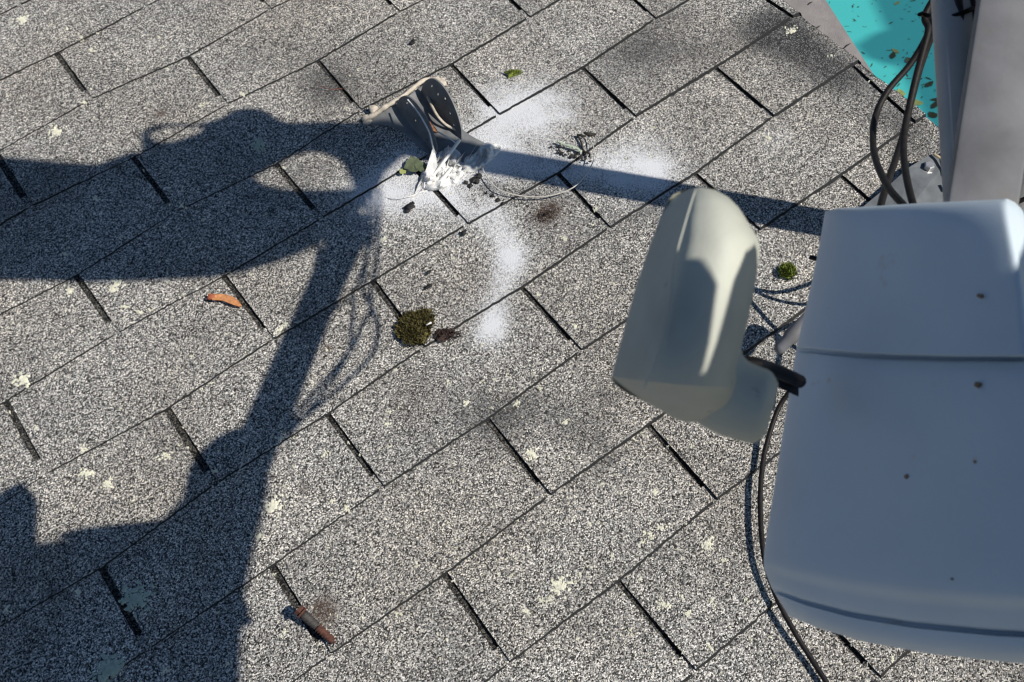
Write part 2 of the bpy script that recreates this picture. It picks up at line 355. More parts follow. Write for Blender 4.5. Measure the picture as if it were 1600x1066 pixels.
# strip of plain roll roofing that runs out past the shingles, lower down
sm = MB(); hz = -0.035
sp = [P(1150, -90, hz), P(1235, -90, hz), P(1290, 0, hz), P(1330, 62, hz), P(1388, 152, hz), P(1402, 172, hz), P(1380, 190, hz), P(1180, -20, hz)]
sm.prism(sp, (0, 0, -0.02)); sm.build('edge_strip', STRIPM, house, smooth=False)
ck = MB()
for (a, b_) in (((1318, 76), (1329, 68)), ((1272, 48), (1282, 40)), ((1228, 18), (1236, 13)), ((1262, 8), (1270, 3)), ((1205, -8), (1213, -14))):
    ck.tube([P(a[0], a[1], hz + .0006), P((a[0] + b_[0]) / 2, (a[1] + b_[1]) / 2 - 1, hz + .0006), P(b_[0], b_[1], hz + .0006)], [0.0006, 0.0012, 0.0004], 5)
ck.build('strip_crack', TAR, house, kind='stuff')
# gable wall beneath the cut side, vertical in the world
wm = MB(); gdir = MI.to_3x3() @ Vector((0, 0, -1))
a0, a1 = Vector((0.62, -1.9, -0.035)), Vector((0.62, 2.5, -0.035))
def down(p): q = M @ p; return MI @ Vector((q.x, q.y, GZ + 0.001))
wm.add([a0, a1, down(a1), down(a0), a0 + Vector((-.15, 0, 0)), a1 + Vector((-.15, 0, 0)), down(a1 + Vector((-.15, 0, 0))), down(a0 + Vector((-.15, 0, 0)))],
       [(0, 1, 2, 3), (7, 6, 5, 4), (0, 4, 5, 1), (2, 6, 7, 3), (1, 5, 6, 2), (0, 3, 7, 4)])
wm.build('wall', WALLM, house, smooth=False)

# ---------------------------------------------------------------- the satellite antenna
AB = P(1535, 400, 0.004)
ant = thing('satellite_antenna', AB, 'grey satellite antenna on a roof mast carrying a large and a small feed', 'antenna')

# --- large feed housing: outline rows against the camera, every point at its own real distance
NC = Vector((-0.88, -0.25, -0.40)).normalized(); X0 = Vector(((1400 - 800) / FOC, (650 - 533) / FOC, 1)) * 0.511
def zpl(x, y): 
    d = Vector(((x - 800) / FOC, (y - 533) / FOC, 1)); return X0.dot(NC) / d.dot(NC)
def interp(tb, v):
    if v <= tb[0][0]: return tb[0][1]
    for (a, fa), (b_, fb) in zip(tb, tb[1:]):
        if v <= b_: t = (v - a) / (b_ - a); return fa + (fb - fa) * t
    return tb[-1][1]
XL = [(0, 1289), (.12, 1276), (.335, 1245), (.36, 1242), (.6, 1218), (.84, 1194), (.88, 1193), (.93, 1205), (1, 1232)]
XR = [(0, 1574), (.18, 1600), (.345, 1612), (.36, 1618), (1, 1705)]
YB = [(0, 962), (.1, 982), (.25, 1003), (.45, 1020), (.7, 1033), (1, 1042)]
YTP = [(0, 331), (.06, 326), (.5, 318), (1, 311)]
def housing():
    NS, rows = 40, []
    ts = [0, .006, .015, .03, .06, .1, .15, .2, .25, .3, .325, .333, .3365, .3385, .345, .349, .353, .362, .375, .4, .45, .5, .55, .6, .65, .7, .75, .8, .83, .85, .862, .872, .882, .895, .91, .922, .930, .934, .941, .946, .955, .965, .98, .992, 1.0]
    ss = [0, .006, .015, .03, .05, .075, .1, .14] + [.14 + .76 * k / 24 for k in range(1, 25)] + [.92, .94, .955, .968, .98, .99, .996, 1.0]
    tz = [(0, .012), (.006, .006), (.015, .003), (.03, .0008), (.06, -.0006), (.3, -.0014), (.333, -.0022), (.3365, -.0005), (.3385, .009), (.345, .010), (.349, .0045), (.372, .0018), (.42, .0004), (.5, 0), (.8, .0006), (.85, .0018), (.868, .0036), (.88, .0095), (.915, .0135), (.930, .0165), (.934, .0235), (.941, .0235), (.946, .0175), (.965, .0185), (.985, .021), (1, .030)]
    V, F = [], []
    for t in ts:
        xl_, xr_ = interp(XL, t), interp(XR, t)
        for s in ss:
            yb_ = interp(YB, s); y0 = interp(YTP, s)
            x = xl_ + (xr_ - xl_) * s
            y = y0 + (yb_ - y0) * (t ** 1.0)
            lz = 0.016 * (1 - math.sqrt(max(0, 1 - (1 - s / .14) ** 2))) if s < .14 else 0
            rz = 0.005 * (1 - math.sqrt(max(0, 1 - ((s - .955) / .045) ** 2))) if s > .955 else 0
            bow = 0.007 * (2 * s - 1) ** 2
            z = zpl(x, y) + interp(tz, t) + lz + rz + bow
            V.append(CAM + RT @ (Vector(((x - 800) / FOC, (y - 533) / FOC, 1)) * z))
    w = len(ss); h = len(ts)
    for j in range(h - 1):
        for i in range(w - 1): F.append((j * w + i, (j + 1) * w + i, (j + 1) * w + i + 1, j * w + i + 1))
    rim = [i for i in range(w)] + [j * w + w - 1 for j in range(1, h)] + [(h - 1) * w + i for i in range(w - 2, -1, -1)] + [j * w for j in range(h - 2, 0, -1)]
    back = RT @ (-NC)
    cen = sum((V[k] for k in rim), Vector()) / len(rim)
    prev = rim
    for dpt, sc in ((0.005, 1.0), (0.012, .985), (0.016, .95), (0.018, .88)):
        b0 = len(V); 
        for k in rim:
            p = V[k]; c2 = cen; V.append(c2 + (p - c2) * sc + back * dpt)
        cur = list(range(b0, b0 + len(rim))); m_ = len(rim)
        for k in range(m_): F.append((prev[k], prev[(k + 1) % m_], cur[(k + 1) % m_], cur[k]))
        prev = cur
    F.append(tuple(prev))
    return V, F
V, F = housing(); hs = mesh('feed_housing', V, F, PLAST, ant, auto=50)

SPOT = plain('brown_dirt_spot', (.22, .15, .10), .8, var=.3, scale=300)
ds = MB()
for (x, y, rp) in ((1530, 462, 3.6), (1527, 601, 5.2), (1417, 745, 4.6), (1524, 722, 3), (1488, 905, 2)):
    s_ = (x - interp(XL, (y - 320) / 700)) / 420; z = zpl(x, y) + .007 * (2 * s_ - 1) ** 2 + (-.0014 if y < 540 else .0003)
    c_ = CAM + RT @ (Vector(((x - 800) / FOC, (y - 533) / FOC, 1)) * z); r_ = rp * .8 / FOC * z; nw = (RT @ NC).normalized(); u_ = nw.orthogonal().normalized(); w_ = nw.cross(u_)
    rg = [c_ + (u_ * math.cos(a * .524) + w_ * math.sin(a * .524)) * r_ * (1.25 + .45 * noise.noise(Vector((a * .9, x, 0)))) for a in range(12)]
    ds.add([q - nw * .002 for q in rg] + [c_ + (q - c_) * .8 + nw * .0007 for q in rg], [tuple(range(12, 24))] + [(a, (a + 1) % 12, 12 + (a + 1) % 12, 12 + a) for a in range(12)])
ds.build('dirt_spots', SPOT, hs, smooth=False, kind='stuff')
# --- capsule feed
def capsule():
    rows = [((1078, 295), (1096, 293)), ((1064, 298), (1118, 297)), ((1052, 304), (1138, 308)), ((1043, 314), (1154, 324)), ((1036, 328), (1165, 341)), ((1030, 343), (1171, 352)),
            ((1024, 360), (1178, 362)), ((1018, 376), (1185, 374)), ((1011, 395), (1187, 392)), ((1003, 420), (1184, 420)), ((993, 450), (1178, 455)), ((982, 490), (1170, 495)),
            ((970, 535), (1160, 535)), ((961, 568), (1150, 575)), ((956, 588), (1150, 606)), ((956, 594), (1150, 620)), ((962, 602), (1140, 640)), ((985, 617), (1120, 655)), ((1020, 632), (1100, 660))]
    V, F = [], []; n = 22; Z0 = 0.378
    for k, (L, Rr) in enumerate(rows):
        cap = [.040, .028, .019, .012, .007, .004, .002, .001, 0, 0, 0, 0, 0, 0.001, .004, .010, .018, .028, .038][k]
        c = .36 if k > 3 else .4
        ring_ = []
        for i in range(2 * n):
            if i < n:
                s = i / (n - 1)
                if s < c: q = s / c; d = .030 * (1 - q) ** 1.35 + .0012 * math.exp(-((1 - q) / .06) ** 2) * 0
                else: q = (s - c) / (1 - c); d = .034 * (1 - math.sqrt(max(0, 1 - q ** 2.4))) + .0
                tilt = (s - .5) * -.022
                z = Z0 + d + cap + tilt - .008
            else:
                s = 1 - (i - n) / (n - 1); q = 2 * s - 1
                z = Z0 + .036 + (.020 - cap * .35) * math.sqrt(max(0, 1 - q * q)) + cap * .2
                s = .5 + (s - .5) * .985
            x = L[0] + (Rr[0] - L[0]) * s; y = L[1] + (Rr[1] - L[1]) * s
            if k >= 13: y += 10 * math.sin(math.pi * s) * (k - 12) / 6
            V.append(PD(x, y, z))
    m_ = 2 * n
    for k in range(len(rows) - 1):
        for i in range(m_): F.append((k * m_ + i, k * m_ + (i + 1) % m_, (k + 1) * m_ + (i + 1) % m_, (k + 1) * m_ + i))
    F.append(tuple(range(m_))); F.append(tuple((len(rows) - 1) * m_ + i for i in range(m_)))
    return V, F
V, F = capsule(); cf = MB().add(V, F)
# elbow that turns down to the horn mouth
def pz(x, y, z): return PD(x, y, z)
el = spline([pz(1088, 545, .414), pz(1104, 585, .412), pz(1132, 614, .410), pz(1168, 630, .408), pz(1206, 640, .406)], 6)
rr = []
for k in range(len(el)):
    t = k / (len(el) - 1); rr.append((66 - 8 * t) / FOC * .41 if t < .86 else (59 - 18 * ((t - .86) / .14) ** 2) / FOC * .41)
cf.tube(el, rr, 28)
sf = cf.build('side_feed', PLAST2, ant, auto=26, label='smaller warm grey capsule feed')
sl = MB(); sl.tube(spline([PD(1086, 297, .388), PD(1070, 350, .3715), PD(1052, 420, .3705), PD(1045, 500, .3705), PD(1023, 570, .371), PD(1006, 606, .373)], 6), 0.00035, 6)
sl.build('mould_seam', PLAST2, sf)
# black plate and connector between the two
bp_ = MB(); bp_.prism([PD(1140, 557, .46), PD(1175, 560, .46), PD(1206, 568, .49), PD(1238, 582, .53), PD(1248, 586, .54), PD(1248, 620, .54), PD(1238, 616, .53), PD(1200, 598, .49), PD(1160, 590, .46), PD(1138, 590, .46)], ray(1200, 590) * .02)
bp_.tube([PD(1140, 566, .452), PD(1180, 570, .452), PD(1210, 579, .485), PD(1232, 588, .512), PD(1249, 596, .530)], [.0035] * 5, 12)
bp_.build('black_bracket', BLKP, ant, smooth=False)
cn = MB(); cn.tube([PD(1214, 550, 1.28), PD(1219, 544, 1.28), PD(1232, 530, 1.28), PD(1234, 528, 1.28), PD(1275, 490, 1.28)], [.005, .0075, .008, .0098, .0105], 20); cn.build('cable_connector', GALV, ant)

# --- feed arm: rectangular beam running from the housing up to the dish
def beam(A0, A1, B1, B0, depth):                           # left/right at the near end, left/right at the far end
    m = MB(); n_ = ((A1 - A0).cross(B0 - A0)).normalized()
    if n_.dot(CAM - A0) > 0: n_ = -n_
    e = .0022; c = []
    for (a, b_) in ((A0, A1), (B0, B1)):
        x = (b_ - a).normalized(); w = (b_ - a).length
        prof = [(0, e), (e * .3, e * .3), (e, 0), (w - e, 0), (w - e * .3, e * .3), (w, e), (w, depth), (0, depth)]
        c.append([a + x * p + n_ * q for p, q in prof])
    k = len(c[0]); m.add(c[0] + c[1], [tuple(range(k)), tuple(range(2 * k - 1, k - 1, -1))] + [(i, (i + 1) % k, k + (i + 1) % k, k + i) for i in range(k)])
    return m
a0, a1 = PD(1467, 410, .545), PD(1580, 404, .542)
b0, b1 = PD(1531, 0, .628), PD(1643, 0, .624)
ext = 1.36
beam(a0, a1, b1 + (b1 - a1) * ext * .75, b0 + (b0 - a0) * ext * .75, .012).build('feed_arm', GALV, ant, smooth=True, auto=25)
# --- round strut behind the arm
s0, s1 = PD(1526, 430, .562), PD(1491, 0, .69)
MB().tube([s0, s1, s1 + (s1 - s0) * .72], .0142, 40).build('support_strut', TUBE, ant)
# --- mast, straight up from its foot, hidden behind housing and arm
mt = P(1548, 392); 
def mast_top(h):                                           # follow the shadow band up the roof
    return h
mA = SP(1300, 352, 0.0); 
MT = MB(); mpts = [P(1543, 398, .004)]
MSH = [(1300, 352, None), (1010, 297), (780, 256), (610, 222)]
zs = [.25, .52, .74, .93]
for (q, h) in zip([(1240, 342), (935, 285), (735, 247), (600, 219)], zs): mpts.append(SP(q[0], q[1], h))
DBG_MAST = [p.copy() for p in mpts]
MT.tube(mpts, .0235, 32).build('mast', TUBE, ant)
# --- foot with hex bolt
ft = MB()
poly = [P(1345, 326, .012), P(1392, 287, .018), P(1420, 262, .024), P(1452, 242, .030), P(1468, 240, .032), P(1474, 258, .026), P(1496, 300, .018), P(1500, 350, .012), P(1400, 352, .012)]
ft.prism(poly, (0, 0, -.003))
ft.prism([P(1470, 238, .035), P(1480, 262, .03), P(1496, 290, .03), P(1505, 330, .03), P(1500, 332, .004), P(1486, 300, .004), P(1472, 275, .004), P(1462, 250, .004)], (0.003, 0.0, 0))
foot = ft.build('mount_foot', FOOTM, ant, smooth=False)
ge = MB(); ge.tube(spline([P(1459, 241, .034), P(1470, 248, .034), P(1480, 262, .032), P(1482, 272, .030)], 5), .0018, 8); ge.tube([P(1478, 286, .028), P(1483, 296, .026)], .0022, 8); ge.build('worn_edge', GOLD, foot)
bo = MB(); c = P(1453, 257, .031); up = Vector((0, 0, 1))
def disc(m, c, r, h, n, ax=up, ph=0.0, ch=0.0):
    ax = ax.normalized(); u = ax.orthogonal().normalized(); w = ax.cross(u); vs = []
    for k, (rr_, hh) in enumerate(((r, 0), (r, h - ch), (r - ch * 1.2, h))):
        for j in range(n):
            a = 2 * math.pi * j / n + ph; vs.append(Vector(c) + (u * math.cos(a) + w * math.sin(a)) * rr_ + ax * hh)
    fs = [tuple(range(n))[::-1], tuple(range(2 * n, 3 * n))] + [(k * n + j, k * n + (j + 1) % n, (k + 1) * n + (j + 1) % n, (k + 1) * n + j) for k in (0, 1) for j in range(n)]
    return m.add(vs, fs)
disc(bo, c - up * .010, .0105, .003, 24, ch=.0008); disc(bo, c - up * .007, .0072, .0075, 6, ch=.0012); bo.build('bolt', BOLT, foot, smooth=False)
# --- dish reflector and its mount, above the picture: they throw the broad shadow across the left
def slab(poly, h, th, name, mat, bow=0.0):
    m = MB(); pts = [SP(x, y, h) for x, y in poly]; m.prism(pts, TO_SUN * th); return m.build(name, mat, ant, smooth=False)
REFL = [(-640, 330), (-600, 285), (-500, 252), (-350, 238), (-150, 238), (0, 245), (80, 253), (150, 258), (200, 240), (300, 246), (395, 277), (412, 289), (440, 296), (500, 298), (548, 296), (580, 306), (562, 334), (535, 358), (500, 382), (460, 401), (420, 415), (375, 428), (330, 436), (230, 441), (130, 443), (0, 440), (-200, 436), (-400, 422), (-550, 390)]
slab(REFL, 1.02, .018, 'reflector', DISHM)
MNT = [(180, 247), (205, 238), (217, 240), (224, 206), (262, 200), (232, 212), (240, 222), (268, 222), (310, 208), (318, 192), (345, 185), (360, 174), (378, 170), (402, 170), (420, 177), (432, 187), (450, 193), (500, 192), (560, 191), (600, 190), (640, 203), (636, 240), (600, 272), (588, 300), (566, 312), (549, 298), (544, 280), (530, 254), (505, 241), (480, 239), (455, 247), (425, 262), (395, 279), (300, 262)]
slab(MNT, .97, .02, 'dish_mount', TUBE)
MB().tube(spline([SP(226, 236, .98), SP(222, 214, .98), SP(236, 202, .98), SP(262, 197, .98), SP(296, 198, .98), SP(322, 194, .98), SP(350, 186, .98)], 6), .0035, 8).build('shadow_loop', BLACK, ant)  # unseen wire added to close the ring in the mount's shadow

def thick(poly, h, th, name, mat):
    m = MB(); n_ = len(poly); pts = [SP(x, y, h) for x, y in poly]; c = sum(pts, Vector()) / n_; lay = []
    for k, sc_ in ((0, .985), (.12, 1), (.88, 1), (1, .985)): lay += [c + (p - c) * sc_ + TO_SUN * th * k for p in pts]
    fs = [tuple(range(n_))[::-1], tuple(range(3 * n_, 4 * n_))] + [(k * n_ + i, k * n_ + (i + 1) % n_, (k + 1) * n_ + (i + 1) % n_, (k + 1) * n_ + i) for k in range(3) for i in range(n_)]
    return m.add(lay, fs).build(name, mat, ant, auto=40)
thick([(-66, 816), (-50, 812), (-36, 816), (-28, 828), (-27, 868), (-22, 868), (-15, 826), (-8, 812), (8, 804), (24, 812), (36, 832), (40, 843), (60, 848), (110, 840), (150, 830), (205, 824), (235, 828), (280, 778), (318, 744), (345, 712), (408, 706), (421, 748), (412, 800), (398, 850), (387, 900), (383, 930), (378, 1000), (375, 1066), (370, 1250), (200, 1330), (-62, 1330)], 1.03, .04, 'added_shade_slab', PLAST)  # unseen slab added to shade housing and capsule, outline traced from the shadow
# ---------------------------------------------------------------- cables
def cable(pts, r, label, group='black coax cables', mat=BLACK, name='coax_cable', cat='cable', n=9):
    m = MB(); m.tube(spline(pts, n), r, 12); return m.build(name, mat, label=label, cat=cat, group=group)
def pc(x, y, h): return P(x, y, h)
cable([SP(592, 300, .82), SP(588, 380, .70), pc(1468, -6, .625), pc(1452, 48, .615), pc(1424, 98, .60), pc(1385, 145, .59), pc(1366, 190, .585), pc(1366, 240, .60), pc(1385, 288, .625), pc(1413, 322, .645), pc(1460, 372, .66)], .0024,
      'black cable bowing farthest left in front of the roof edge beside the mast')
cable([SP(580, 290, .82), SP(580, 370, .71), pc(1462, -6, .64), pc(1450, 50, .63), pc(1434, 110, .62), pc(1420, 170, .61), pc(1412, 215, .61), pc(1414, 262, .62), pc(1427, 320, .64), pc(1450, 372, .66)], .0024,
      'middle black cable running straight down and ending nearest the foot bolt')
cable([SP(570, 290, .82), SP(573, 360, .71), pc(1473, -6, .635), pc(1459, 45, .62), pc(1438, 105, .60), pc(1422, 165, .585), pc(1408, 222, .58), pc(1392, 270, .59), pc(1376, 322, .61), pc(1372, 370, .64)], .0025,
      'black cable crossing behind the others and ending farthest left above the housing')
cable([PD(1450, -260, 0.7485), PD(1478, -100, 0.7005), PD(1495, -8, 0.6729), PD(1504, 40, 0.6585), PD(1512, 90, 0.6435), PD(1519, 140, 0.6285), PD(1532, 200, .632)], .0028,
      'black cable in front of the pale strut that slips behind the grey arm')
cable([PD(1490, -260, 0.7485), PD(1508, -100, 0.7005), PD(1518, -8, 0.6729), PD(1522, 20, 0.6645), PD(1527, 50, 0.6555), PD(1540, 95, .655)], .0022,
      'short black cable between the pale strut and the edge of the grey arm')
tie = MB(); tie.tube(spline([pc(1441, 24, .63), pc(1444, 23, .645), pc(1456, 26, .65), PD(1468, 29, .70), PD(1484, 27, .668), PD(1502, 21, .660), PD(1519, 14, .664), PD(1526, 9, .69)], 6), .0016, 8)
tie.tube([pc(1443, 20, .645), pc(1436, 23, .65)], .0013, 8)
tie.build('cable_tie', BLKP, label='thin black tie binding the cables to the pale strut', cat='cable tie')
cable([P(1330, 560, .09), P(1262, 590, .06), P(1222, 628, .03), P(1199, 690, .018), P(1190, 740, .016), P(1188, 800, .017), P(1194, 870, .018), P(1212, 930, .017), P(1240, 985, .015), P(1268, 1030, .013), P(1300, 1080, .013), P(1340, 1150, .006)], .0030,
      'long black cable lying on the shingles left of and beneath the grey housing')
CS = [([(1150, 440, .09), (1182, 455, .10), (1215, 458, .11), (1262, 444, .12), (1300, 420, .14), (1340, 390, .2)], .0028, 'hidden black cable loop nearest the moss tuft'),
      ([(1150, 440, .10), (1185, 462, .11), (1220, 474, .12), (1262, 478, .13), (1330, 470, .15)], .0026, 'hidden black cable loop second from the moss tuft'),
      ([(1150, 450, .10), (1172, 478, .10), (1198, 510, .10), (1222, 532, .1), (1262, 560, .11), (1320, 590, .12)], .0028, 'hidden black cable slanting under the housing'),
      ([(1186, 528, .10), (1212, 518, .10), (1240, 506, .11), (1270, 500, .12), (1330, 505, .14)], .0027, 'hidden black cable rising to the housing back'),
      ([(1208, 516, .10), (1213, 535, .10), (1214, 556, .09), (1208, 590, .08), (1200, 640, .05)], .0028, 'hidden black cable dropping behind the black plate')]
for q, r, lb in CS: cable([SP(*a) for a in q], r, lb)

# ---------------------------------------------------------------- the old bracket, its sealant and what lies round it
ob = thing('old_bracket', P(690, 220), 'abandoned grey mount bracket with two upright ears stuck in white sealant', 'bracket')
H = .006
def pl(pts, h=H): return [P(x, y, (h if len((x, y)) == 2 else h)) for x, y in pts]
bpl = MB()
def grid_plate(m, rows, th):                              # rows of (x, y, h) : a bent sheet with thickness
    n = len(rows[0]); r = len(rows); top = []
    for row in rows:
        for (x, y, h) in row: top.append(P(x, y, h))
    vs = top + [p - Vector((0, 0, th)) for p in top]; N = n * r; fs = []
    for j in range(r - 1):
        for i in range(n - 1):
            a = j * n + i; fs.append((a, a + 1, a + n + 1, a + n)); fs.append((N + a, N + a + n, N + a + n + 1, N + a + 1))
    rim = [i for i in range(n)] + [j * n + n - 1 for j in range(1, r)] + [(r - 1) * n + i for i in range(n - 2, -1, -1)] + [j * n for j in range(r - 2, 0, -1)]
    for k in range(len(rim)): a, b_ = rim[k], rim[(k + 1) % len(rim)]; fs.append((a, N + a, N + b_, b_))
    return m.add(vs, fs)
grid_plate(bpl, [
    [(566, 186, .004), (592, 176, .010), (612, 164, .016), (636, 150, .020), (652, 136, .018), (672, 124, .010), (688, 132, .005)],
    [(572, 192, .004), (598, 184, .010), (618, 174, .013), (640, 166, .011), (658, 156, .010), (680, 146, .010), (698, 156, .006)],
    [(590, 196, .004), (614, 190, .008), (630, 188, .009), (650, 186, .006), (668, 178, .006), (692, 172, .008), (710, 182, .006)],
    [(612, 196, .003), (626, 202, .006), (642, 206, .008), (660, 204, .006), (680, 198, .006), (704, 196, .007), (722, 202, .006)],
    [(628, 206, .002), (640, 214, .004), (655, 222, .008), (672, 220, .006), (692, 216, .006), (716, 214, .006), (744, 216, .005)],
    [(640, 222, .002), (650, 230, .004), (664, 238, .005), (682, 238, .006), (704, 236, .006), (736, 236, .005), (778, 230, .003)],
    [(652, 238, .001), (664, 248, .002), (676, 254, .003), (694, 256, .004), (716, 258, .003), (744, 258, .003), (764, 244, .002)]], .003)
base = bpl.build('base_plate', OLDM, ob, auto=70)
sb = base.modifiers.new('round', 'SUBSURF'); sb.levels = sb.render_levels = 2
def ear(c0, c1, hgt, lean, holes):
    m = MB(); A = P(*c0, .006); B = P(*c1, .006); n = 26; k = 9; ax = B - A
    sd = Vector((ax.y, -ax.x, 0)).normalized(); th = .0022; V_, F_ = [], []
    pts = []
    for i in range(n + 1):
        s = i / n; prof = hgt * (math.sin(math.pi * min(1, s * 1.0) ** .72)) ** .55 if 0 < s < 1 else 0
        for j in range(k + 1):
            f = j / k; pts.append(A + ax * s + Vector((0, 0, prof * f)) - sd * (lean * f * prof / hgt))
    N = len(pts); allp = [p + sd * th * .5 for p in pts] + [p - sd * th * .5 for p in pts]; w = k + 1; fs = []
    cells = set((i, j) for i in range(n) for j in range(k)) - set(holes)
    for (i, j) in cells:
        a = i * w + j; q = (a, a + 1, a + w + 1, a + w); fs.append(q); fs.append(tuple(N + t for t in q[::-1]))
        for (di, dj, e0, e1) in ((-1, 0, a, a + 1), (1, 0, a + w, a + w + 1), (0, -1, a, a + w), (0, 1, a + 1, a + w + 1)):
            if (i + di, j + dj) not in cells: fs.append((e0, e1, N + e1, N + e0))
    return m.add(allp, fs)
ear((618, 172), (684, 244), .044, .013, {(5, 6), (13, 6), (14, 6), (19, 2), (11, 3)}).build('ear', OLDM, ob, auto=40)
ear((656, 150), (722, 218), .050, .014, {(5, 6), (9, 5), (17, 4), (13, 6), (20, 2)}).build('ear', OLDM, ob, auto=40)
# bleached sealant skin along the far lip
tl = MB()
tl.tube(spline([P(566, 188, .006), P(584, 180, .011), P(604, 166, .019), P(628, 152, .023), P(648, 136, .021), P(664, 125, .015), P(682, 126, .008)], 6), [.003 + .0022 * abs(noise.noise(Vector((k * .31, 0, 0)))) for k in range(37)], 8)
tl.blob(P(584, 172, .009), .007, (1, 1.3, 1), .5, 2, 2, 3); tl.blob(P(680, 132, .004), .013, (1.2, 1, .35), .5, 2, 3, 5); tl.blob(P(694, 150, .003), .010, (.8, 1.2, .3), .5, 2, 3, 8)
tl.blob(P(574, 188, .004), .008, (1, 1, .4), .5, 2, 3, 11)
tl.build('old_sealant', TAN, ob, auto=80)
# inner fold of the right ear, its sunlight put in as pale colour, and the rusty tongue between the ears
MB().tube(spline([P(667, 148, .016), P(674, 164, .020), P(684, 182, .020), P(698, 196, .014), P(714, 203, .010)], 6), [.0008] + [.0021] * 23 + [.003], 8).build('lit_fold', TAN, ob)
tg = MB(); tg.prism([P(662, 186, .010), P(672, 190, .012), P(682, 202, .012), P(684, 207, .010), P(672, 203, .008), P(666, 196, .008)], (0, 0, -.002)); tg.build('rusty_tongue', plain('orange_rust', (.42, .2, .1), .7, var=.4, scale=300, bump=.3), ob, smooth=False)

sl_ = MB()
def crumple(m, pts, seedv, h0, hv):                       # crumpled putty skin inside an outline of pixels
    cx = sum(p[0] for p in pts) / len(pts); cy = sum(p[1] for p in pts) / len(pts); NR = 12; NA = len(pts) * 4
    ol = spline([Vector((x, y, 0)) for x, y in pts + [pts[0]]], 4)[:-1]; NA = len(ol); V_ = []; fs = []
    for r_ in range(NR + 1):
        f = r_ / NR
        for q in ol:
            x = cx + (q.x - cx) * f; y = cy + (q.y - cy) * f
            rr_ = 1 + .05 * fbm(Vector((x * .12, y * .12, seedv))) if r_ == NR else 1
            x = cx + (x - cx) * rr_; y = cy + (y - cy) * rr_
            nz = abs(fbm(Vector((x * .05, y * .035, seedv)), 3)) * 1.3 + .10 * abs(fbm(Vector((x * .2, y * .13, seedv)), 2))
            edge = min(1, (1 - f) * 2.6)
            V_.append(P(x, y, max(-.001, (h0 + hv * nz) * edge ** .6 + .0025 * (1 - edge ** 3) - (.003 if r_ == NR else 0))))
    for r_ in range(NR):
        for a in range(NA): fs.append((r_ * NA + a, r_ * NA + (a + 1) % NA, (r_ + 1) * NA + (a + 1) % NA, (r_ + 1) * NA + a))
    return m.add(V_, fs)
crumple(sl_, [(655, 282), (662, 258), (672, 246), (682, 236), (700, 232), (716, 238), (722, 252), (738, 262), (722, 276), (716, 286), (696, 294), (676, 299), (660, 296)], 2.0, .004, .022)
crumple(sl_, [(720, 262), (726, 246), (740, 240), (754, 224), (768, 222), (786, 228), (776, 244), (762, 256), (744, 268), (728, 272)], 5.5, .003, .016)
crumple(sl_, [(690, 240), (696, 230), (712, 232), (722, 244), (716, 256), (700, 254)], 8.5, .008, .02)
se = sl_.build('sealant', SEAL, ob, auto=50)
# torn strings and strips of dried sealant pulled up from it
st = MB()
st.prism([P(676, 232, .034), P(680, 240, .03), P(684, 262, .014), P(672, 292, .006), P(662, 294, .005), P(664, 270, .012)], (0.001, .001, -.0025))
st.tube(spline([P(637, 156, .05), P(652, 174, .052), P(662, 190, .05), P(671, 208, .045), P(677, 232, .034), P(681, 240, .02)], 6), [.0011] * 31, 7)
st.tube([P(718, 219, .03), P(700, 244, .024), P(682, 268, .014), P(668, 288, .007)], [.0026, .0022, .0022, .0030], 8)
st.tube(spline([P(684, 206, .02), P(698, 214, .026), P(712, 224, .028), P(710, 232, .02)], 6), .0009, 6)
st.tube([P(706, 262, .012), P(695, 276, .011), P(684, 287, .006)], [.002, .003, .002], 8)
st.tube([P(714, 256, .012), P(722, 262, .006), P(700, 280, .004)], [.002, .003, .0012], 8)
st.tube(spline([P(604, 309, .002), P(618, 311, .006), P(640, 307, .005), P(656, 301, .004), P(668, 298, .003)], 6), [.0006] * 12 + [.0012] * 13, 6)
for q in ([(690, 236, .022), (684, 250, .016), (676, 262, .010)], [(700, 228, .024), (704, 244, .018), (698, 262, .010)], [(726, 238, .018), (716, 248, .020), (706, 268, .008)], [(745, 226, .012), (736, 240, .020), (724, 262, .007)], [(672, 262, .014), (656, 284, .009), (650, 300, .003)], [(760, 230, .012), (752, 250, .012), (738, 268, .004)], [(663, 292, .004), (654, 303, .006), (640, 310, .002)]):
    a_ = [P(*t_) for t_ in q]; wv = Vector((.0035, .0018, 0)); k0 = st
    pts_ = [a_[0] - wv * .3, a_[0] + wv * .3, a_[1] + wv * 1.1, a_[2] + wv * 1.5, a_[2] - wv * 1.2, a_[1] - wv * .8]
    st.prism(pts_, (0, .0004, -.0016))
st.build('dried_strings', SEAL, ob, auto=60)

def lone(m, name, mat, label, cat, group=None, **k): return m.build(name, mat, label=label, cat=cat, group=group, **k)
wr = MB(); wr.tube(spline([P(752, 256, .010), P(758, 272, .012), P(776, 294, .014), P(802, 304, .013), P(838, 308, .012), P(872, 303, .013), P(900, 290, .016), P(920, 266, .018), P(929, 244, .018), P(926, 226, .015), P(918, 215, .010), P(908, 208, .010)], 7), .0009, 7)
lone(wr, 'wire_loop', WIRE, 'thin pale wire curling out of the old bracket across its shadow', 'wire')

